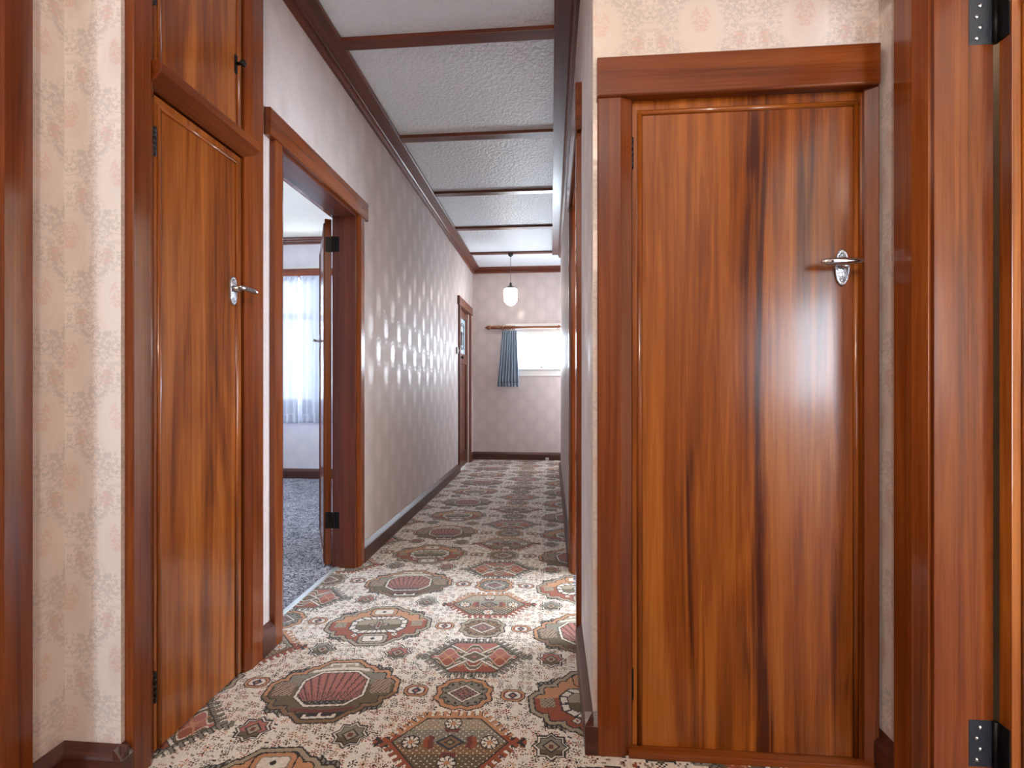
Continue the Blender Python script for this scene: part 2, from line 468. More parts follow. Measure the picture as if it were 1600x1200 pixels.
# ceilings
b = MB(); b.box(XL - T, 1.54, 1.2, YB + T, CEIL, CEIL + .1); b.box(XNL - T, XNR + T, -2.54, 1.2, CEIL, CEIL + .1)
struct(b.build('ceiling', M_CEIL), 'white embossed plaster ceiling of the hall between dark battens', 'ceiling')
b = MB(); b.box(-4.74, XL - T, 1.80, 5.92, CEIL, CEIL + .1)
struct(b.build('ceiling_bedroom', M_CEILB), 'smooth white bedroom ceiling seen through the open doorway', 'ceiling')
b = MB(); b.box(-5.44, XNL - T, -3.14, 1.42, CEIL, CEIL + .1); b.box(XNR + T, R1X + T, -3.34, YF + .12, CEIL, CEIL + .1); b.box(XNL - T, XNR + T, -3.34, -2.54, CEIL, CEIL + .1)
b.box(1.54, R2X + T, 1.93, 4.9, CEIL, CEIL + .1)
struct(b.build('ceiling_side_rooms', M_CEILB), 'plain white ceilings of the side rooms', 'ceiling')

# ------------------------------------------------------------------ carpet, woven tuft by tuft
PAL = np.array([S(240, 230, 219), S(36, 29, 29), S(152, 72, 40), S(198, 140, 100), S(100, 84, 56), S(136, 130, 116), S(176, 104, 92),
                S(112, 44, 38), S(40, 44, 62), S(232, 222, 210), S(134, 100, 68), S(166, 150, 128), S(142, 104, 100)])
CR, BK, RU, PE, OL, GR, PK, MA, NA, WH, BR, BE, MV = range(13)
def carpet_pattern(x, y):
    """palette index for each point (arrays, metres)"""
    P = .98; H = P / 2
    out = np.zeros(x.shape, np.int8)
    def hsh(i, j, k):
        h = (i * 73856093) ^ (j * 19349663) ^ (k * 83492791)
        h = (h ^ (h >> 13)) * 1274126177
        return ((h ^ (h >> 16)) & 0xffff) / 65535.0
    # florets and dots of the ground
    for (sp, k0, rad) in ((.0165, 7, 'd'), (.034, 1, 'f')):
        i = np.floor(x / sp).astype(np.int64); j = np.floor(y / sp).astype(np.int64)
        cx = (i + .5 + (hsh(i, j, k0) - .5) * .45) * sp; cy = (j + .5 + (hsh(i, j, k0 + 1) - .5) * .45) * sp
        dx, dy = x - cx, y - cy; r = np.hypot(dx, dy); a = np.arctan2(dy, dx); q = hsh(i, j, k0 + 2); w = hsh(i, j, k0 + 3)
        if rad == 'f':
            pet = (np.abs(r - .0100) < .0046) & (np.cos(np.where(w < .4, 6, 8) * a + w * 6) > -.05) | (r < .0030)
            colr = np.select([q < .20, q < .34, q < .52, q < .68, q < .82, q < .94], [RU, PE, GR, MV, BR, OL], BK)
            out[(r < .0165) & (w < .80)] = 0; m = pet & (w < .80); out[m] = colr[m]
            m = (r < .0034) & (w < .80); out[m] = np.where(q < .6, BK, MA)[m]
        else:
            m = (np.abs(np.abs(dx) - .0035) < .0022) & (np.abs(dy + .3 * dx) < .0034) & (q < .45)
            colr = np.select([w < .38, w < .62, w < .80], [BK, MV, RU], GR); out[m] = colr[m]
    def octb(X, Y, a, b_, c): return np.maximum(np.maximum(np.abs(X) - a, np.abs(Y) - b_), (np.abs(X) + np.abs(Y) - c) * .7071)
    def local(ox, oy, rot=0.0):
        ix = np.round((x - ox) / P); iy = np.round((y - oy) / H)
        X = x - ox - ix * P; Y = y - oy - iy * H
        c, s = math.cos(rot), math.sin(rot)
        return X * c + Y * s, -X * s + Y * c, ((ix + iy).astype(np.int64) % 2)
    def put(m, c): out[m] = c
    # --- small octagons between
    for sx in (-.18, .18):
        X, Y, p = local(-.32 + sx, 1.775)
        d = octb(X, Y, .046, .036, .062)
        put(d < 0, BK); put(d < -.004, PE); put(d < -.012, MA); put(d < -.017, WH)
        put((d < -.017) & (np.abs(X) + np.abs(Y) < .02), NA); put(np.abs(X) + np.abs(Y) < .009, PK)
    # --- eight-point stars
    for k, sx in enumerate((-.165, .165)):
        X, Y, p = local(-.815 + sx, 1.532)
        p = (p + k) % 2
        d = np.minimum(np.maximum(np.abs(X), np.abs(Y)) - .045, (np.abs(X) + np.abs(Y)) * .7071 - .045)
        put(d < 0, BK); inn = d < -.005
        put(inn, WH); put(d < -.009, BK); put((d < -.013) & (p == 0), PK); put((d < -.013) & (p == 1), GR); put((d < -.013) & (Y < -.012), OL)
        put((np.abs(X) + np.abs(Y) < .03), BK); put(np.abs(X) + np.abs(Y) < .023, BE); put((np.abs(X) < .006) | (np.abs(Y) < .006), 0) if False else None
        put((np.abs(X) < .008) & (np.abs(Y) < .008), MA)
    # --- mid octagons
    X, Y, p = local(-.32, 1.772, .03)
    d = octb(X, Y, .105, .092, .145) + .004 * np.cos(12 * np.arctan2(Y, X))
    put(d < 0, BK); put((d < -.005) & (p == 0), PE); put((d < -.005) & (p == 1), BE)
    put(d < -.021, BK); put((d < -.026) & (p == 0), GR); put((d < -.026) & (p == 1), BR)
    ins = d < -.03
    ang = np.arctan2(Y, X)
    put(ins & (d > -.042) & (np.cos(16 * ang) > .2), BK)
    dm = np.abs(X) * .8 + np.abs(Y)
    put(dm < .055, BK); put(dm < .051, WH); put(dm < .043, MV); put((dm < .043) & (np.sin(X * 330) * np.sin(Y * 330) > .2), BK); put(dm < .014, PK); put(dm < .007, NA)
    # --- fringed diamonds
    X, Y, p = local(-.32, 1.525, .075)
    aX, aY = np.abs(X), np.abs(Y)
    d = np.maximum(aY - .112, .755 * aX + .656 * aY - .142)
    t = np.where(aY - .112 > .755 * aX + .656 * aY - .142, aX, -.656 * aX + .755 * aY)
    fr = (d < .012) | ((d < .034) & (np.mod(t / .027, 1) < .58)) | ((aX < .245) & (aY < .010 + .012 * (np.mod(aX / .03, 1) > .45)))
    put(fr & (p == 0), RU); put(fr & (p == 0) & (Y > .03), PE); put(fr & (p == 1), GR)
    put(fr & (p == 1) & (np.mod(t / .0135, 1) < .3), BK)
    put(fr & (p == 0) & (d > .012) & (np.mod(t / .027 + .1, 1) > .56), BK)
    put(d < 0, BK); a0 = (d < -.005)
    q0 = a0 & (p == 0); q1 = a0 & (p == 1)
    put(q0, OL); put(q0 & (Y > .0), GR); put(q0 & (Y > .055), BE); put(q0 & (np.abs(Y + .03) < .022), BR)
    put(q0 & (np.sin(X * 300) * np.sin(Y * 300) > .75), WH)
    rr = np.hypot(X * .85, Y)
    put(q0 & (np.abs(rr - .056) < .010) & (np.abs(np.sin(2 * np.arctan2(Y, X))) < .75), MA)
    put(q0 & (np.abs(rr - .066) < .006) & (np.abs(np.sin(2 * np.arctan2(Y, X))) < .6), RU)
    dm = np.abs(X) * .75 + np.abs(Y)
    put(q0 & (dm < .036), NA); put(q0 & (dm < .026), BR); put(q0 & (dm < .014), BK); put(q0 & (dm < .008), BE)
    for fx, fy in ((-.125, 0), (.125, 0), (0, .086), (0, -.086)):
        r = np.hypot(X - fx, (Y - fy)); a = np.arctan2(Y - fy, X - fx)
        put(q0 & (r < .030), BK); put(q0 & (r < .026) & (np.cos(8 * a) > -.6) & (r > .008), WH); put(q0 & (r < .009), PE)
    put(q1, PK); put(q1 & (Y < -.01), RU)
    sn = np.sin(aX * 62 + 1.2) * .03
    put(q1 & (np.abs(aY - .05 - sn) < .011), OL); put(q1 & (np.abs(np.abs(aY - .05 - sn) - .013) < .003), WH)
    put(q1 & (np.abs(aY - .035 + sn) < .006), PE)
    put(q1 & (np.abs(aX - aY * 1.15) < .008), WH); put(q1 & (np.abs(np.abs(aX - aY * 1.15) - .010) < .0025), BK)
    put(q1 & (dm < .05), BK); put(q1 & (dm < .046), WH); put(q1 & (dm < .036), OL); put(q1 & (dm < .010), PK)
    # --- big palmette medallions
    X, Y, p = local(-.815, 1.762, .13)
    st = lambda v, s_: np.round(v / s_) * s_
    d = np.minimum(np.minimum(octb(X, Y, .248, .075, .290), octb(X, Y, .205, .115, .30)), np.minimum(octb(X, Y, .150, .150, .27), octb(X, Y, .11, .192, .255)))
    p0 = p == 0; p1 = p == 1
    edge = (d < .014) & (d >= 0) & (np.abs(np.abs(X) - .17) < .035) & (np.abs(Y) > .07)
    put(edge, BK); put(edge & (np.mod(X / .016, 1) < .5) & (d < .010), GR)
    put(d < 0, BK); put((d < -.006) & p0, PE); put((d < -.006) & p0 & (Y < -.03), BR); put((d < -.006) & p1, BE); put(d < -.020, BK)
    i0 = (d < -.025) & p0; i1 = (d < -.025) & p1
    put(i0, OL); put(i0 & (Y > .02), GR); put(i0 & (Y > .10), BE); put(i0 & (Y < -.135), BK)
    sq = (np.abs(np.abs(X) - .178) < .036) & (np.abs(Y - .005) < .040)
    put(i0 & sq, BE); put(i0 & sq & (np.sin(X * 420 + Y * 180) * np.sin(Y * 460) > .15), MA)
    bar = (np.abs(np.abs(Y) - .160) < .005) & (np.abs(X) < .055) | (np.abs(np.abs(Y) - .149) < .012) & (np.abs(X) < .006) | (np.abs(np.abs(X) - .05) < .006) & (np.abs(np.abs(Y) - .154) < .010)
    put(i0 & bar, WH)
    arc = np.abs(np.abs(Y) - .128 + 1.4 * X * X) < .008
    put(i0 & arc & (np.abs(X) < .11) & (Y < 0), MA); put(i0 & arc & (np.abs(X) < .11) & (Y > 0), WH)
    oc = octb(X, Y - .004, .118, .098, .165)
    put(i0 & (oc < .012), BK); put(i0 & (oc < .008), WH); put(i0 & (oc < -.001), BK)
    k0 = i0 & (oc < -.005)
    put(k0, PK); fa = np.arctan2(X, Y + .20)
    put(k0 & (np.mod(fa / .11 + .5, 1) < .30), MA); put(k0 & (np.mod(fa / .11 + .5, 1) < .10), BK)
    put(k0 & (np.sin(X * 380) * np.sin(Y * 380) > .55), MV)
    put(k0 & (Y < -.02) & (np.mod(fa / .055, 1) < .28), BK); put(k0 & (Y < -.07), BK)
    put(k0 & (Y < -.07) & (np.sin(X * 300) * np.sin(Y * 300) > .4), GR)
    put(i1, RU); put(i1 & (Y > .05), PE); put(i1 & (np.abs(X) > .12) & (Y > .03), PE)
    sq = (np.abs(np.abs(X) - .178) < .026) & (np.abs(Y - .005) < .026)
    put(i1 & sq, BE); put(i1 & sq & (np.sin(X * 420) * np.sin(Y * 420) > .3), OL)
    oc = octb(X, Y, .128, .075, .165)
    put(i1 & (oc < .006), BK); put(i1 & (oc < 0), WH); put(i1 & (oc < 0) & (np.mod(np.arctan2(Y, X) * 3.2, 1) < .22), NA); put(i1 & (oc < -.022), BK); put(i1 & (oc < -.026), BE); put(i1 & (oc < -.026) & (Y < 0), OL)
    a = np.arctan2(Y, X); r = np.hypot(X, Y)
    stx = r - .030 * (1 + .45 * np.cos(4 * a))
    put(i1 & (stx < .006), NA); put(i1 & (stx < -.001), BE); put(i1 & (stx < -.016), MA)
    for sy in (-.128, .128):
        oc = octb(X, Y - sy, .062, .040, .085)
        put(i1 & (oc < .005), BK); put(i1 & (oc < 0), PE if sy > 0 else BE); put(i1 & (oc < -.014), BK if sy < 0 else GR); put(i1 & (oc < -.018), WH); put(i1 & (np.abs(X) + np.abs(Y - sy) < .012), BK)
    for sx in (-.09, .09):
        dmm = np.abs(X - sx) + np.abs(Y + .095)
        put(i1 & (dmm < .020), BK); put(i1 & (dmm < .015), WH); put(i1 & (dmm < .007), RU)
    return out

def carpet():
    zones = [(-1.24, XR, 1.33, 2.72, .0035, .0035), (-1.24, XR, 2.72, 4.4, .005, .005), (-1.24, XR, 4.4, YB, .0065, .0075), (-1.334, -1.24, 2.10, 2.72, .0035, .0035), (-1.334, -1.24, 2.72, 2.95, .005, .005),
             (XR, 1.4, 6.62, YB, .02, .02), (-1.37, .97, -2.4, 1.26, .016, .016), (-1.24, .97, 1.26, 1.33, .01, .01), (XR, .97, 1.33, YF, .007, .007)]
    vs, fs, cs, off = [], [], [], 0
    for x0, x1, y0, y1, dx, dy in zones:
        nx, ny = max(1, round((x1 - x0) / dx)), max(1, round((y1 - y0) / dy))
        gx, gy = np.linspace(x0, x1, nx + 1), np.linspace(y0, y1, ny + 1)
        X, Y = np.meshgrid(gx, gy); vs.append(np.stack([X.ravel(), Y.ravel(), np.zeros(X.size)], 1))
        i, j = np.meshgrid(np.arange(nx), np.arange(ny)); a = (j * (nx + 1) + i).ravel() + off
        fs.append(np.stack([a, a + 1, a + nx + 2, a + nx + 1], 1)); off += X.size
        cx, cy = np.meshgrid((gx[1:] + gx[:-1]) / 2, (gy[1:] + gy[:-1]) / 2)
        cs.append(PAL[carpet_pattern(cx.ravel(), cy.ravel())])
    v, f, c = np.concatenate(vs), np.concatenate(fs), np.concatenate(cs)
    c = c * np.random.default_rng(3).uniform(.80, 1.06, (len(c), 1))
    me = bpy.data.meshes.new('floor')
    me.vertices.add(len(v)); me.vertices.foreach_set('co', v.astype(np.float32).ravel())
    me.loops.add(len(f) * 4); me.loops.foreach_set('vertex_index', f.astype(np.int32).ravel())
    me.polygons.add(len(f)); me.polygons.foreach_set('loop_start', np.arange(0, len(f) * 4, 4, dtype=np.int32))
    me.update(calc_edges=True)
    at = me.attributes.new('pattern', 'FLOAT_COLOR', 'FACE')
    at.data.foreach_set('color', np.concatenate([c, np.ones((len(c), 1))], 1).astype(np.float32).ravel())
    me.materials.append(M_CARPET); me.validate()
    o = bpy.data.objects.new('floor', me); C.objects.link(o)
    return struct(o, 'cream hall carpet with rust and olive oriental medallions', 'carpet')
carpet()
b = MB(); b.box(-4.74, -1.334, 1.80, 5.92, -.06, -.002)
struct(b.build('floor_bedroom', M_CARPETB), 'blue-grey squiggle patterned bedroom carpet beyond the metal strip', 'carpet')
b = MB(); b.box(-5.44, -1.37, -3.34, 1.42, -.06, -.004); b.box(.95, R1X + T, -3.34, 1.93, -.06, -.004); b.box(XR, R2X + T, 1.6, 4.9, -.06, -.004); b.box(-1.37, .95, -3.34, -2.38, -.06, -.004)
b.box(-1.34, XR, -2.38, YB + T, -.08, -.03); b.box(XR, 1.54, 6.4, YB + T, -.08, -.03); b.box(XR, .95, -2.38, 1.6, -.08, -.03); b.box(XL - T, XL + .01, 6.4, 7.2, -.06, -.004)
struct(b.build('floor_side_rooms', M_CARPETB), 'plain floors of the side rooms', 'floor')
b = MB(); b.prism([(-.017, 0), (-.012, .005), (.012, .005), (.017, 0), (.017, -.004), (-.017, -.004)], lambda p, a: (-1.334 + p[0], a, p[1]), 2.107, 2.943)
struct(b.build('trim_1', M_ALU), 'silver metal carpet strip across the bedroom threshold', 'threshold strip')

# ------------------------------------------------------------------ skirting, cornice, battens
SK = [(0, 0), (.026, 0), (.026, .088), (.022, .094), (.002, .118), (0, .118)]
def skirt(name, runs, label):
    b = MB()
    for kind, w, sgn, a0, a1 in runs:
        fn = (lambda p, a, w=w, s=sgn: (w + s * p[0], a, p[1])) if kind == 'x' else (lambda p, a, w=w, s=sgn: (a, w + s * p[0], p[1]))
        b.prism(SK, fn, a0, a1)
    ax = 'Y' if runs[0][0] == 'x' else 'X'
    return struct(b.build(name, MW['base' + ax]), label, 'skirting board')
skirt('baseboard_left', [('x', XL, 1, 3.034, 6.30), ('x', XL, 1, 1.925, 2.022), ('x', XL, 1, 7.255, YB)], 'dark timber skirting along the left hall wall')
skirt('baseboard_end', [('y', YB, -1, XL, 1.4)], 'dark timber skirting below the end wall of the hall')
skirt('baseboard_right', [('x', XR, -1, YF - .0253, 2.10), ('x', XR, -1, 3.05, 6.62)], 'dark timber skirting along the right hall wall')
skirt('baseboard_front', [('y', YF, -1, XR - .0253, .144), ('x', XNR, -1, 1.43, YF)], 'short dark skirting stubs either side of the closed door')
skirt('baseboard_nook', [('y', YN, -1, XNL, XL + .0253), ('x', XNL, 1, 1.18, YN), ('x', XL, 1, YN - .0253, 1.299)], 'dark skirting round the nook left of the tall cupboard')
skirt('baseboard_bedroom', [('y', 5.78, -1, -4.6, XL - T), ('x', -4.6, 1, 1.94, 5.78)], 'brown skirting below the bedroom window')

CRN = [(0, 0), (.018, 0), (.030, .006), (.036, .018), (.034, .030), (.040, .036), (.112, .050), (.118, .056), (.118, .075), (0, .075)]
zc = CEIL - .075
b = MB(); b.prism(CRN, lambda p, a: (XL + p[0], a, zc + p[1]), 1.97, YB)
struct(b.build('trim_2', MW['darkY']), 'dark moulded cornice running along the left wall under the ceiling', 'cornice')
b = MB(); b.prism(CRN, lambda p, a: (a, YB - p[0], zc + p[1]), XL, 1.4)
struct(b.build('trim_3', MW['darkX']), 'dark moulded cornice across the end wall above the pendant', 'cornice')
b = MB(); b.prism([(0, 0), (.014, 0), (.026, .008), (.032, .020), (.036, .030), (.036, .034), (.115, .034), (.115, .075), (0, .075)], lambda p, a: (XR - p[0], a, zc - .012 + p[1] * 1.16), YF, 6.62)
struct(b.build('trim_4', MW['darkY']), 'wide dark timber band along the right edge of the hall ceiling', 'cornice')
for k, yc in enumerate((.49, 1.50, 2.505, 3.50, 4.53, 5.545, 6.60)):
    x0, x1 = (XL + .10, XR - .10) if yc > 1.5 else (XNL, XNR)
    b = MB(); b.box(x0, x1, yc - .036, yc + .036, CEIL - .022, CEIL + .002)
    o = struct(b.build('trim_%d' % (5 + k), MW['darkX'], bevel=.002), None, 'ceiling batten', 'dark battens across the hall ceiling')
    o['label'] = ['dark ceiling batten behind the camera', 'dark ceiling batten just above the camera', 'widest looking dark ceiling batten, nearest the camera', 'second visible dark ceiling batten from the camera',
                  'third visible dark ceiling batten from the camera', 'fourth visible dark ceiling batten, before the pendant', 'farthest dark ceiling batten, from which the pendant lamp hangs'][k]
b = MB(); b.prism(CRN, lambda p, a: (a, 5.78 - p[0] * .5, CEIL - .075 + p[1]), -4.6, XL - T)
struct(b.build('trim_12', MW['darkX']), 'brown cornice in the bedroom above its window', 'cornice')

# ------------------------------------------------------------------ hardware
def lever(parent, c, out, along, flip=1, ornate=True):
    """lever handle on an oval chased plate; out / along are unit vectors"""
    c, out, along = Vector(c), Vector(out), Vector(along); up = Vector((0, 0, 1))
    side = up.cross(out)
    b = MB()
    prof = [(math.sin(PI * k / 14), math.cos(PI * k / 14)) for k in range(15)]
    def ring(s_, h):
        pts = []
        for k in range(28):
            t = 2 * PI * k / 28
            w = .021 * math.sin(t); zz = .056 * math.cos(t)
            if not ornate: w = max(-.017, min(.017, w * 1.1))
            pts.append(c + side * (w * s_) + up * (zz * s_) + out * h)
        return pts
    b.loft([ring(1, 0), ring(1, .004), ring(.93, .0065), ring(.80, .0065), ring(.74, .005), ring(.2, .006)], 0, False)
    tag(b.build('handle_plate', M_CHROMEO, parent), 'oval chased chrome plate')
    b = MB()
    for sg in (-1, 1):
        b = MB(); b.tube([c + out * .0075 + up * (sg * (.034 + .011 * (1 - k / 22) * math.cos(k * .62))) + side * (.010 * (1 - k / 22) * math.sin(k * .62)) for k in range(21)], .0012, 6)
        b.build('scroll_relief', M_CHROME, parent)
    for sg in (-1, 1):
        b = MB(); zc_ = c + up * (sg * .0475)
        b.loft([[zc_ + out * h_ + side * (r_ * math.sin(t * PI / 6)) + up * (r_ * math.cos(t * PI / 6)) for t in range(12)] for r_, h_ in ((.0042, .005), (.0040, .0082), (.0015, .0092))])
        b.build('screw', M_SCREW, parent)
    h0 = c + up * .008
    b = MB()
    b.tube([h0 + out * .004, h0 + out * .012, h0 + out * .030], [.014, .011, .010], 14)
    b.tube([h0 + out * .048 - along * .034, h0 + out * .049 - along * .028, h0 + out * .049 - along * .005, h0 + out * .049 + along * .035, h0 + out * .048 + along * .066, h0 + out * .047 + along * .080, h0 + out * .046 + along * .083],
           [.003, .007, (.010, .010), (.0115, .0105), .0105, .006, .002], 14)
    b.tube([h0 + out * .028, h0 + out * .050], [.010, .009], 14)
    tag(b.build('lever_handle', M_CHROME, parent), 'chrome lever handle')

def small_hinge(parent, p, h, m=M_STEEL, r=.0055):
    b = MB(); n = 5
    for k in range(n):
        b.lathe([(r, k * h / n + .0006), (r, (k + 1) * h / n - .0006)], (p[0], p[1], p[2]), 'Z', 12)
    b.lathe([(.002, -.004), (r * .9, -.002), (r * .9, 0)], p, 'Z', 12); b.lathe([(r * .9, h), (r * .9, h + .002), (.002, h + .004)], p, 'Z', 12)
    b.build('hinge', m, parent)

# architrave profile: (distance across from outer edge, distance out from wall)
def arch_prof(w=.085, t=.026): return [(0, -.002), (0, t - .003), (.003, t), (w * .66, t), (w * .70, t - .002), (w, .011), (w, -.002)]
def doorway(root, axis, face, sgn, o0, o1, zh, mat='frame', w=.085, t=.026, depth=T, clips=(None, None), head=.118, both=False, over=.022, headt=.032):
    """trim of a doorway in wall plane `axis`=face whose normal points to sgn; o0..o1 outer edges of the architraves"""
    P = (lambda d, a, z: (face + sgn * d, a, z)) if axis == 'x' else (lambda d, a, z: (a, face + sgn * d, z))
    hx = 'Y' if axis == 'x' else 'X'
    pr = arch_prof(w, t)
    for k, (o, dr) in enumerate(((o0, 1), (o1, -1))):
        pp = pr
        if clips[k] is not None: pp = [(max(q[0], clips[k]), q[1]) for q in pr]
        b = MB(); b.prism(pp, lambda p, a: P(p[1], o + dr * p[0], a), 0, zh)
        b.build('architrave', MW[mat + 'Z'], root)
        if both:
            b = MB(); b.prism(pr, lambda p, a: P(-depth - p[1], o + dr * p[0], a), 0, zh); b.build('architrave', MW[mat + 'Z'], root)
    e0 = o0 - over if clips[0] is None else o0 + clips[0]
    e1 = o1 + over if clips[1] is None else o1 - clips[1]
    b = MB(); b.prism([(-.002, 0), (headt - .004, 0), (headt, .004), (headt, head - .004), (headt - .004, head), (-.002, head)], lambda p, a: P(p[0], a, zh + p[1]), e0, e1)
    b.build('head_board', MW[mat + hx], root, bevel=.003)
    if both:
        b = MB(); b.prism([(-.002, 0), (headt, 0), (headt, head), (-.002, head)], lambda p, a: P(-depth - p[0], a, zh + p[1]), e0, e1); b.build('head_board', MW[mat + hx], root)
    return P

def jambs(root, axis, face, sgn, i0, i1, zh, mat, depth=T, stop=(.10, .012)):
    P = (lambda d, a, z: (face + sgn * d, a, z)) if axis == 'x' else (lambda d, a, z: (a, face + sgn * d, z))
    hx = 'Y' if axis == 'x' else 'X'
    th = .02
    for o, dr in ((i0, 1), (i1, -1)):
        pf = [(.004, -th), (.004, stop[1]), (-stop[0], stop[1]), (-stop[0], .002), (-depth - .004, .002), (-depth - .004, -th)]
        b = MB(); b.prism(pf, lambda p, a: P(p[0], o + dr * p[1], a), 0, zh + .01)
        b.build('jamb', MW[mat + 'Z'], root, bevel=.0015)
    b = MB(); pf = [(.004, .02), (.004, -stop[1]), (-stop[0], -stop[1]), (-stop[0], -.002), (-depth - .004, -.002), (-depth - .004, .02)]
    b.prism(pf, lambda p, a: P(p[0], a, zh + p[1]), i0 + stop[1], i1 - stop[1])
    b.build('jamb_head', MW[mat + hx], root, bevel=.0015)

def bead(leafpar, P, a0, a1, z0, z1, mat, r=.010, bottom=True):
    """half round bead frame on a leaf; P(d, a, z) maps to the world"""
    hr = [(r * math.cos(PI * k / 8), r * .9 * math.sin(PI * k / 8)) for k in range(9)]
    for a_ in (a0, a1):
        b = MB(); b.loft([[P(q[1], a_ + q[0], z) for q in hr] for z in (z0, z1)], 0, True)
        b.build('bead_moulding', MW[mat + 'Z'], leafpar)
    ax = 'X' if abs(P(0, 1, 0)[0] - P(0, 0, 0)[0]) > .5 else 'Y'
    for z_ in ((z0, z1) if bottom else (z1,)):
        b = MB(); b.loft([[P(q[1], a, z_ + q[0]) for q in hr] for a in (a0 - r, a1 + r)], 0, True)
        b.build('bead_moulding', MW[mat + ax], leafpar)

# ---- door_1: the closed door facing the camera
d1 = empty('door_1', (.588, YF, 0)); struct(d1, 'closed honey-brown varnished door with chrome lever, facing the camera on the right', 'door')
P1 = doorway(d1, 'y', YF, -1, .142, 1.030, 2.012, 'frame', .105, .026, .12, (None, .073), .122, over=.002, headt=.034)
b = MB(); b.box(.240, .247, YF - .006, YF + .10, 0, 2.03); b.box(.930, .937, YF - .010, YF + .10, 0, 2.03); b.box(.247, .93, YF + .02, YF + .10, 2.020, 2.03)
b.build('jamb', MW['darkZ'], d1)
b = MB(); b.box(.25, .927, YF, YF + .036, .022, 2.016); leaf1 = b.build('leaf', MW['figured'], d1, bevel=.0015)
PL1 = lambda d, a, z: (a, YF - d, z)
bead(leaf1, PL1, .273, .907, .024, 1.975, 'door', .0085, bottom=False)
lever(leaf1, (.866, YF, 1.485), (0, -1, 0), (-1, 0, 0))
small_hinge(leaf1, (.2485, YF - .003, 1.805), .092); small_hinge(leaf1, (.2485, YF - .003, .165), .092, M_BLACKM)
b = MB(); b.box(.235, .945, YF - .03, YF + .10, 0, .020); b.build('sill', MW['frameX'], d1, bevel=.003)

# ---- door_2: open doorway to the bedroom
d2 = empty('door_2', (XL, 2.525, 0)); struct(d2, 'open bedroom doorway in the left wall, its door swung inward', 'door')
doorway(d2, 'x', XL, 1, 2.018, 3.034, 2.2, 'frame', .086, .024, T, both=True, over=.045)
jambs(d2, 'x', XL, 1, 2.105, 2.945, 2.2, 'dark', T, (.100, .012))
hp = Vector((XL - T - .018, 2.952, 0)); di = Vector((-.47, .882, 0)).normalized(); nn = Vector((-di.y, di.x, 0))
hp = hp + Vector((0, 0, 0))
PL2 = lambda d, a, z: tuple(hp + di * a + nn * d + Vector((0, 0, z)))     # d: toward the camera side face
LT = .040
b = MB(); b.loft([[PL2(d, a, z) for d, a in ((0, .004), (LT, .004), (LT, .80), (0, .80))] for z in (.012, 2.18)])
leaf2 = b.build('leaf', MW['frameZ'], d2, bevel=.0015)
bead(leaf2, lambda d, a, z: PL2(LT + d, a, z), .03, .775, .03, 2.15, 'frame', .008)
c2 = PL2(LT, .735, 1.47)
lever(leaf2, c2, nn, -di)
for z0, z1 in ((1.972, 2.067), (.243, .345)):
    b = MB()
    b.box(XL - T - .004 + .004, XL - .102, 2.9405, 2.9455, z0, z1)
    b.tube([(XL - T - .010, 2.942, z0), (XL - T - .010, 2.942, z1)], .006, 12)
    b.loft([[PL2(d, -.001 + a, z) for d, a in ((.004, .003), (.036, .003), (.036, .006), (.004, .006))] for z in (z0, z1)])
    tag(b.build('hinge', M_BLACKM, d2), 'black butt hinge')

# ---- door_3: doorway on the far right, door open
d3 = empty('door_3', (XNR, .89, 0)); struct(d3, 'rightmost doorway with its varnished door swung open away from the hall', 'door')
doorway(d3, 'x', XNR, -1, .345, 1.430, 2.24, 'frame', .105, .026, T, over=.045, headt=.03)
jambs(d3, 'x', XNR, -1, .46, 1.327, 2.24, 'frame', T, (.078, .012))
HX, HY = XNR + T + .008, 1.318
PL3 = lambda d, a, z: (HX + .004 + a, HY - .034 - d, z)                     # d toward -Y (visible face)
b = MB(); b.box(HX + .004, HX + .82, HY - .034, HY, .012, 2.22); leaf3 = b.build('leaf', MW['doorZ'], d3, bevel=.0015)
bead(leaf3, PL3, .030, .79, .03, 2.07, 'door', .0095)
for z0, z1 in ((1.997, 2.115), (.166, .284)):
    hg = MB()
    hg.box(XNR + .086, XNR + T + .004, 1.3245, 1.3275, z0, z1)
    hg = hg.build('hinge', M_STEEL, d3); tag(hg, 'dark steel butt hinge')
    b = MB(); b.tube([(HX - .001, HY + .004, z0), (HX - .001, HY + .004, z1)], .0065, 12); b.box(HX + .001, HX + .0045, HY - .030, HY + .004, z0, z1)
    b.build('hinge_knuckle', M_BLACKM, hg)
    for q in range(4):
        b = MB(); zq = z0 + (q + .6) * (z1 - z0) / 4.3; b.lathe([(.0058, 0), (.0055, -.0016), (.001, -.0024)], (XNR + .105 + .008 * (q % 2), 1.3245, zq), 'Y', 12)
        b.build('screw', M_SCREW, hg)

# ---- door_5: leftmost doorway beside the camera
d5 = empty('door_5', (XNL, .65, 0)); struct(d5, 'leftmost doorway frame at the edge of the view', 'door')
doorway(d5, 'x', XNL, 1, .115, 1.180, 2.24, 'frame', .105, .026, T, over=.035, headt=.03)
jambs(d5, 'x', XNL, 1, .22, 1.075, 2.24, 'frame', T, (.078, .012))

# ---- door_6: doorway in the right hall wall
d6 = empty('door_6', (XR, 2.575, 0)); struct(d6, 'doorway in the right hall wall, seen edge on', 'door')
doorway(d6, 'x', XR, -1, 2.105, 3.045, 2.22, 'frame', .086, .022, T, over=.03, headt=.028, head=.2)
jambs(d6, 'x', XR, -1, 2.19, 2.96, 2.2, 'frame', T, (.10, .012))

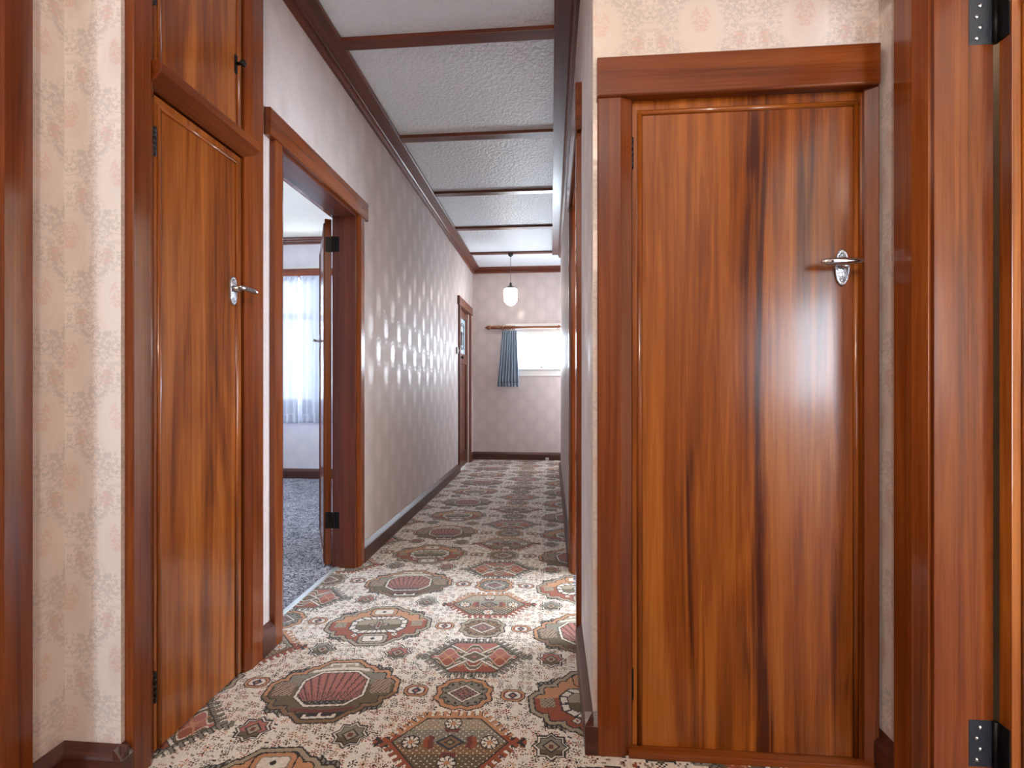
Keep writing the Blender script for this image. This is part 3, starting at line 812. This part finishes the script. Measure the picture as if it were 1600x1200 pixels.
# ---- door_4: front door with leadlight at the end of the hall
d4 = empty('door_4', (XL, 6.78, 0)); struct(d4, 'brown front door with leaded glass at the far end of the left wall', 'door')
doorway(d4, 'x', XL, 1, 6.30, 7.255, 2.2, 'dark', .10, .024, T, over=.05)
jambs(d4, 'x', XL, 1, 6.40, 7.155, 2.2, 'dark', T, (.012, .006))
fx0, fx1 = XL - .060, XL - .018
GY0, GY1, GZ0, GZ1 = 6.53, 7.03, 1.585, 2.085
b = MB()
for bx in ((6.408, GY0, .012, 2.19), (GY1, 7.147, .012, 2.19)): b.box(fx0, fx1, bx[0], bx[1], bx[2], bx[3])
for z0, z1 in ((.012, .21), (1.45, GZ0), (GZ1, 2.19)): b.box(fx0, fx1, GY0, GY1, z0, z1)
leaf4 = b.build('leaf', MW['darkZ'], d4)
b = MB(); b.box(fx0 + .014, fx1 - .014, GY0, GY1, .21, 1.45); b.build('panel', MW['darkZ'], leaf4)
b = MB(); b.box(fx0 + .018, fx0 + .022, GY0, GY1, GZ0, GZ1); b.build('leadlight_pane', M_FROST, leaf4)
b = MB(); xg = fx0 + .024; cy, cz = (GY0 + GY1) / 2, (GZ0 + GZ1) / 2
for yy in (GY0 + .10, GY1 - .10): b.tube([(xg, yy, GZ0), (xg, yy, GZ1)], .004, 6)
for zz in (GZ0 + .09, GZ1 - .10): b.tube([(xg, GY0, zz), (xg, GY1, zz)], .004, 6)
b.tube([(xg, cy + .12 * math.sin(t * 2 * PI / 24), cz + .19 * math.cos(t * 2 * PI / 24)) for t in range(25)], .005, 6)
for s_ in (-1, 1): b.tube([(xg, cy + s_ * (.03 + .10 * k / 8) * math.cos(k * .5), cz - .10 + .028 * k) for k in range(9)], .004, 6)
b.build('lead_came', M_LEAD, leaf4)
b = MB(); b.box(fx1, fx1 + .040, 6.430, 6.525, 1.69, 1.865); tag(b.build('rim_lock', M_BLACK, leaf4, bevel=.004), 'black rim lock box')
b = MB(); b.lathe([(.022, 0), (.022, .006), (.009, .010), (.009, .034), (.020, .040), (.025, .052), (.018, .062), (.002, .065)], (fx1, 6.47, 1.525), 'X', 18); tag(b.build('door_knob', M_BROWNP, leaf4), 'dark round door knob')
for z0 in (1.93, .42):
    b = MB(); b.tube([(fx1 + .006, 7.150, z0), (fx1 + .006, 7.150, z0 + .09)], .006, 10); b.build('hinge', M_SCREW, leaf4)

# ------------------------------------------------------------------ tall cupboard
cb = empty('built_in_cupboard', (XL, 1.61, 0), 'tall built-in varnished cupboard on the left, a small door above a tall narrow one', 'cupboard')
pr = [(0, -.002), (0, .022), (.003, .025), (.062, .025), (.066, .022), (.092, .008), (.092, -.03), (0, -.03)]
b = MB(); b.prism(pr, lambda p, a: (XL + p[1], 1.299 + p[0], a), 0, 2.80); b.build('stile', MW['frameZ'], cb)
pr2 = [(0, -.002), (0, .022), (.003, .025), (.075, .025), (.079, .022), (.103, .008), (.103, -.03), (0, -.03)]
b = MB(); b.prism(pr2, lambda p, a: (XL + p[1], 1.932 - p[0], a), 0, 2.80); b.build('stile', MW['frameZ'], cb)
b = MB(); b.prism([(-.03, 0), (.034, 0), (.034, .10), (-.03, .10)], lambda p, a: (XL + p[0], a, 2.79 + p[1]), 1.299, 1.990); b.build('cornice_board', MW['darkY'], cb, bevel=.003)
b = MB(); b.prism([(-.03, 2.034), (.006, 2.034), (.050, 2.076), (.050, 2.104), (.042, 2.111), (-.03, 2.111)], lambda p, a: (XL + p[0], a, p[1]), 1.370, 1.868)
tag(b.build('rail', MW['frameY'], cb, bevel=.002), 'projecting moulded rail between the two doors')
b = MB(); b.box(XL - .50, XL - .48, 1.30, 1.93, 0, 2.84); b.box(XL - .48, XL - .03, 1.299, 1.310, 0, 2.84); b.box(XL - .48, XL - .03, 1.922, 1.933, 0, 2.84); b.box(XL - .48, XL - .03, 1.31, 1.922, 2.83, 2.84); b.box(XL - .48, XL - .03, 1.31, 1.922, .01, .02)
b.build('carcass', M_DARKGAP, cb)
LY0, LY1 = 1.396, 1.816
PLc = lambda d, a, z: (XL + .004 + d, a, z)
b = MB(); b.box(XL - .030, XL + .004, LY0, LY1, .012, 2.024); ld = b.build('door', MW['doorZ'], cb, bevel=.0015)
bead(ld, PLc, LY0 + .018, LY1 - .030, .014, 1.995, 'door', .0075, bottom=False)
lever(ld, (XL + .004, 1.765, 1.495), (1, 0, 0), (0, 1, 0), ornate=False)
small_hinge(ld, (XL + .007, LY0 - .002, 1.838), .085); small_hinge(ld, (XL + .007, LY0 - .002, .165), .09, M_BLACKM)
b = MB(); b.box(XL - .030, XL + .004, LY0, LY1, 2.114, 2.785); ud = b.build('door', MW['doorZ'], cb, bevel=.0015)
bead(ud, PLc, LY0 + .018, LY1 - .022, 2.135, 2.765, 'door', .0075)
small_hinge(ud, (XL + .007, LY0 - .002, 2.30), .085)
b = MB(); b.box(XL + .004, XL + .008, 1.775, 1.800, 2.335, 2.405); b.lathe([(.006, 0), (.006, .018), (.012, .022), (.013, .030), (.008, .036), (.001, .037)], (XL + .006, 1.785, 2.375), 'X', 14)
b.build('latch', M_BLACKM, ud)

# ------------------------------------------------------------------ windows
def window(name, axis, face, out, a0, a1, z0, z1, label, mats=M_WHITE, mull=(), trans=(), inner=.0, fw=.045, extra=None):
    """frame within the wall; `out` is the direction of outdoors"""
    P = (lambda d, a, z: (face + out * d, a, z)) if axis == 'x' else (lambda d, a, z: (a, face + out * d, z))
    def bx(b, d0, d1, p, q, r, s_):
        u, v = P(d0, p, r), P(d1, q, s_); b.box(min(u[0], v[0]), max(u[0], v[0]), min(u[1], v[1]), max(u[1], v[1]), r, s_)
    root = empty(name, P(0, (a0 + a1) / 2, z0)); struct(root, label, 'window')
    b = MB()
    bx(b, .0, .12, a0, a0 + fw, z0, z1); bx(b, .0, .12, a1 - fw, a1, z0, z1); bx(b, 0, .12, a0 + fw, a1 - fw, z0, z0 + fw); bx(b, 0, .12, a0 + fw, a1 - fw, z1 - fw, z1)
    for m_ in mull: bx(b, .02, .10, m_ - .03, m_ + .03, z0 + fw, z1 - fw)
    for t_ in trans: bx(b, .02, .10, a0 + fw, a1 - fw, t_ - .035, t_ + .035)
    b.build('window_frame', mats, root)
    b = MB(); bx(b, .06, .064, a0 + fw, a1 - fw, z0 + fw, z1 - fw); b.build('pane', M_GLASS, root)
    return root, bx
w1, bx = window('window_1', 'y', YB, 1, WX0, WX1, WZ0, WZ1, 'bright white-framed window in the end wall beside the blue curtain', fw=.03)
b = MB(); bx(b, -.018, 0, WX0 - .10, WX1 + .1, WZ1 - .005, 2.10); bx(b, -.018, 0, WX0 - .10, WX0, 1.30, WZ1); bx(b, -.018, 0, WX1, WX1 + .1, 1.30, WZ1); bx(b, -.018, 0, WX0 - .1, WX1 + .1, 1.29, 1.385); b.build('window_casing', M_WHITE, w1, bevel=.002)
b = MB(); bx(b, -.045, .03, WX0 - .12, WX1 + .12, 1.385, 1.403); b.build('window_sill', M_WHITE, w1, bevel=.003)
b = MB(); bx(b, .0, .012, -.22, -.08, 1.425, 1.437); bx(b, -.014, .004, -.16, -.14, 1.425, 1.447); tag(b.build('window_latch', M_STEEL, w1), 'small metal stay on the bottom rail')
w2, bx = window('window_2', 'y', 5.78, 1, BX0, BX1, BZ0, BZ1, 'bedroom window behind white net curtain', M_WHITE, (-3.5, -2.92), (2.0,))
b = MB(); bx(b, -.030, .002, BX0 - .25, BX1 + .25, 2.475, 2.578); tag(b.build('pelmet_board', MW['darkX'], w2, bevel=.003), 'brown timber board above the net curtain')
b = MB(); bx(b, -.020, .002, BX0 - .25, BX1 + .25, 2.578, 2.606); b.build('white_strip', M_WHITE, w2)
b = MB(); bx(b, -.03, .03, BX0 - .05, BX1 + .05, .90, .93); b.build('window_sill', M_WHITE, w2)
window('window_3', 'x', R1X, 1, R1Y0, R1Y1, R1Z0, R1Z1, 'window of the room through the rightmost doorway, mirrored in the closed door', M_WHITE, (), ())
window('window_4', 'y', -3.0, -1, -3.45, -2.65, .5, 2.35, 'window of the room through the leftmost doorway', M_WHITE, (), (1.7,))
window('window_6_added', 'x', -4.6, -1, 2.9, 4.1, 1.0, 2.05, 'unseen side window added to brighten the bedroom', M_WHITE, (3.5,), ())  # unseen opening added to bring more daylight into the bedroom
window('window_7_added', 'x', 1.4, 1, 6.8, 7.3, .9, 2.0, 'unseen side window added to light the hall end, round the corner', M_WHITE, (), ())  # unseen opening added to throw more daylight on the hall end
window('window_8', 'y', -3.2, -1, 1.70, 2.55, .1, 2.4, 'tall glazed window of the room through the rightmost doorway', M_WHITE, (), ())
window('window_5', 'x', R2X, 1, R2Y0, R2Y1, .35, 2.5, 'window of the room through the right hall doorway', M_WHITE, (3.4,), (1.8,))

# ------------------------------------------------------------------ net curtains, blue curtain, pole
def drape(name, x0t, x1t, x0b, x1b, y, zt, zb, pleats, amp_t, amp_b, mat, parent=None, nx=140, nz=26, ph=0.0, rnd=0, thick=.0012):
    rg = random.Random(rnd); js = [rg.uniform(-1, 1) for _ in range(int(pleats) + 4)]
    front, rows = [], []
    for j in range(nz + 1):
        t = j / nz; z = zt + (zb - zt) * t; row = []
        for i in range(nx + 1):
            s = i / nx
            a = amp_t + (amp_b - amp_t) * min(1, t * 1.4)
            k = s * pleats + .18 * js[int(s * pleats)] * t * math.sin(PI * ((s * pleats) % 1))
            x = x0t + (x1t - x0t) * s + ((x0b - x0t) + ((x1b - x1t) - (x0b - x0t)) * s) * t
            yy = y + a * math.sin(2 * PI * k + ph) + a * .35 * js[int(s * pleats)] * math.sin(2 * PI * k * .5 + 1)
            row.append((x, yy, z))
        rows.append(row)
    b = MB(); n = nx + 1; base = len(b.v)
    for dy in (0, thick):
        for r in rows: b.v += [(p[0], p[1] + dy, p[2]) for p in r]
    tot = n * (nz + 1)
    def q(*f): b.f.append(f); b.m.append(0); b.sm.append(True)
    for j in range(nz):
        for i in range(nx):
            a = j * n + i
            q(a, a + 1, a + n + 1, a + n)
            if thick: q(tot + a, tot + a + n, tot + a + n + 1, tot + a + 1)
    if thick:
        for i in range(nx): q(i, tot + i, tot + i + 1, i + 1); e = nz * n + i; q(e, e + 1, tot + e + 1, tot + e)
        for j in range(nz): a = j * n; q(a, a + n, tot + a + n, tot + a); e = a + nx; q(e, tot + e, tot + e + n, e + n)
    else:
        b.v = b.v[:tot]
    return b.build(name, mat, parent)
nets = [(-4.15, -3.065, .685, 'white net curtain panel on the left of the bedroom window'), (-3.055, -2.30, .69, 'white net curtain panel beside the open bedroom door')]
for k, (x0, x1, zb, lab) in enumerate(nets):
    e = empty('net_curtain', ((x0 + x1) / 2, 5.68, zb), lab, 'curtain', 'net curtains at the bedroom window')
    drape('cloth', x0 + .01, x1, x0, x1, 5.68, 2.44, zb + .11, 9 if k else 12, .010, .020, M_NET, e, 160, 16, k, k, 0)
    drape('header', x0 + .01, x1, x0 + .01, x1, 5.683, 2.475, 2.425, 26 if k else 36, .006, .006, M_NET, e, 200, 3, 0, k, .001)
    drape('hem', x0, x1, x0, x1, 5.68, zb + .11, zb, 9 if k else 12, .020, .020, M_NET, e, 160, 4, k, k, .0015)

cu = empty('blue_curtain', (-.645, 7.38, 1.13), 'short pleated blue-grey curtain hanging left of the bright end window', 'curtain')
RY, RZ = 7.385, 2.030
drape('cloth', -.742, -.515, -.815, -.485, RY, 1.970, 1.185, 7, .012, .020, M_BLUE, cu, 150, 24, .3, 5)
drape('hem', -.810, -.489, -.815, -.485, RY, 1.185, 1.13, 7, .020, .020, M_BLUE, cu, 150, 4, .3, 5)
drape('heading', -.746, -.512, -.742, -.515, RY - .001, 1.986, 1.940, 7, .0128, .0128, M_BLUE, cu, 150, 3, .3, 5)
rings_ = []
for k in range(6):
    x = -.690 + k * .0265
    b = MB(); b.tube([(x + .004 * math.sin(t * PI / 8), RY + .030 * math.sin(t * PI / 8), RZ - .004 + .031 * math.cos(t * PI / 8)) for t in range(17)], .0055, 8); rings_.append(b)

cr = empty('curtain_pole', (0, RY, RZ), 'brown timber curtain pole with a spear-shaped finial above the end window', 'curtain pole')
b = MB(); b.lathe([(.0185, 0), (.0185, 2.0)], (-.905, RY, RZ), 'X', 20); b.build('pole', M_ROD, cr)
for x, s in ((-.905, -1), (1.095, 1)):
    b = MB(); b.lathe([(.0185, -s * .155), (.026, -s * .150), (.027, -s * .02), (.024, 0), (.020, s * .008), (.026, s * .016), (.036, s * .032), (.031, s * .052), (.014, s * .084), (.002, s * .106)], (x, RY, RZ), 'X', 20); b.build('finial', M_ROD, cr)
for x in (-.742, .117):
    b = MB(); b.lathe([(.030, -.010), (.033, -.004), (.033, .004), (.030, .010)], (x, RY, RZ), 'X', 20); b.tube([(x, RY + .025, RZ), (x, 7.482, RZ)], [.012, .016], 12); b.lathe([(.030, 0), (.030, -.012), (.02, -.018)], (x, 7.482, RZ), 'Y', 18); b.build('bracket', M_ROD, cr)
b = MB(); b.tube([(-.795, RY + .0, RZ + .018), (-.797, RY, RZ + .035), (-.812, RY, RZ + .050)], .003, 6); b.build('cord_hook', M_STEEL, cr)
for b in rings_: b.build('ring', M_ROD, cr)

# ------------------------------------------------------------------ pendant lamp
px, py = -.548, 6.60
pe = empty('pendant_lamp', (px, py, 2.24), 'lit opal glass pendant lamp hanging near the end of the hall', 'lamp')
b = MB(); b.lathe([(.034, 0), (.036, -.012), (.030, -.026), (.014, -.040), (.005, -.044)], (px, py, CEIL - .022), 'Z', 24); b.build('ceiling_rose', M_STEEL, pe)
b = MB(); b.tube([(px, py, CEIL - .06), (px, py, 2.52)], .0035, 8); b.build('flex', M_CORD, pe)
b = MB(); b.lathe([(.006, .085), (.014, .078), (.016, .062), (.013, .055), (.024, .042), (.030, .036), (.062, .012), (.070, .004), (.070, -.006), (.05, -.006)], (px, py, 2.462), 'Z', 28); b.build('gallery', M_BROWNP, pe)
b = MB(); b.lathe([(.060, .235), (.076, .232), (.090, .222), (.093, .205), (.091, .10), (.089, .066), (.078, .060), (.077, .046), (.063, .040), (.062, .028), (.044, .023), (.041, .014), (.022, .009), (.012, .002), (.001, 0)], (px, py, 2.228), 'Z', 32)
tag(b.build('lamp_shade', M_LAMP, pe), 'glowing stepped opal glass shade')

# ------------------------------------------------------------------ small fittings
ls = empty('light_switch', (XL, 6.21, 1.595), 'small grey switch box on the left wall beside the front door', 'switch')
b = MB(); b.box(XL, XL + .018, 6.165, 6.245, 1.552, 1.638); b.build('switch_plate', M_PLAST, ls, bevel=.004)
b = MB(); b.box(XL + .018, XL + .027, 6.192, 6.218, 1.580, 1.610); b.build('rocker', M_WHITE, ls, bevel=.003)
js = empty('phone_jack', (-.06, YB - .026, 0), 'tiny white wall socket at the foot of the end wall skirting', 'socket')
b = MB(); b.box(-.085, -.038, YB - .046, YB - .026, .004, .040); b.build('jack_box', M_WHITE, js, bevel=.003)
b = MB(); b.box(-.068, -.055, YB - .048, YB - .044, .014, .028); b.build('jack_port', M_BLACK, js)

# ------------------------------------------------------------------ light
wd = bpy.data.worlds.new('overcast'); bpy.context.scene.world = wd; wd.use_nodes = True
bg = wd.node_tree.nodes['Background']; bg.inputs[0].default_value = (.83, .915, 1.0, 1); bg.inputs[1].default_value = 22.0
def portal(name, axis, face, nrm, a0, a1, z0, z1):
    l = bpy.data.lights.new(name, 'AREA'); l.shape = 'RECTANGLE'; l.size = a1 - a0; l.size_y = z1 - z0; l.cycles.is_portal = True
    o = bpy.data.objects.new(name, l); C.objects.link(o)
    o.location = (face, (a0 + a1) / 2, (z0 + z1) / 2) if axis == 'x' else ((a0 + a1) / 2, face, (z0 + z1) / 2)
    o.rotation_euler = Vector(nrm).to_track_quat('-Z', 'Z').to_euler()
portal('daylight_end_window', 'y', YB + .13, (0, -1, 0), WX0, WX1, WZ0, WZ1)
portal('daylight_bedroom', 'y', 5.91, (0, -1, 0), BX0, BX1, BZ0, BZ1)
portal('daylight_room_right', 'x', R1X + .13, (-1, 0, 0), R1Y0, R1Y1, R1Z0, R1Z1)
portal('daylight_room_left', 'y', -3.13, (0, 1, 0), -3.45, -2.65, .5, 2.35)
portal('daylight_bedroom_side', 'x', -4.73, (1, 0, 0), 2.9, 4.1, 1.0, 2.05)  # sky portal of the added bedroom window
portal('daylight_entry_side', 'x', 1.53, (-1, 0, 0), 6.8, 7.3, .9, 2.0)  # sky portal of the added entry bay window
portal('daylight_room_right_tall', 'y', -3.33, (0, 1, 0), 1.70, 2.55, .1, 2.4)
portal('daylight_hall_room', 'x', R2X + .13, (-1, 0, 0), R2Y0, R2Y1, .35, 2.5)
portal('daylight_front_door', 'x', XL - T + .01, (1, 0, 0), GY0, GY1, GZ0, GZ1)
def bulb(name, loc, power, col=(1, .88, .74), r=.06):
    l = bpy.data.lights.new(name, 'POINT'); l.energy = power; l.color = col; l.shadow_soft_size = r
    o = bpy.data.objects.new(name, l); C.objects.link(o); o.location = loc
bulb('hall_lamp_bulb', (-.2, -.7, 2.55), 72)

# ------------------------------------------------------------------ camera
cam = bpy.data.cameras.new('camera'); co = bpy.data.objects.new('camera', cam); C.objects.link(co)
cam.sensor_fit = 'HORIZONTAL'; cam.sensor_width = 36; cam.lens = 36 * 760 / 1600
cam.shift_y = 4 / 1600; cam.clip_start = .02
th = math.atan(61 / 760)
co.location = (0, 0, 1.13); co.rotation_euler = (PI / 2, 0, th)
sc = bpy.context.scene; sc.camera = co
sc.view_settings.view_transform = 'Standard'; sc.view_settings.look = 'None'
sc.view_settings.gamma = 1; sc.view_settings.use_curve_mapping = False
sc.view_settings.exposure = 0.45
sc.cycles.use_denoising = True
sc.cycles.max_bounces = 10; sc.cycles.diffuse_bounces = 6; sc.cycles.glossy_bounces = 5; sc.cycles.transparent_max_bounces = 10
sc.cycles.caustics_reflective = False; sc.cycles.caustics_refractive = False
sc.cycles.sample_clamp_indirect = 8
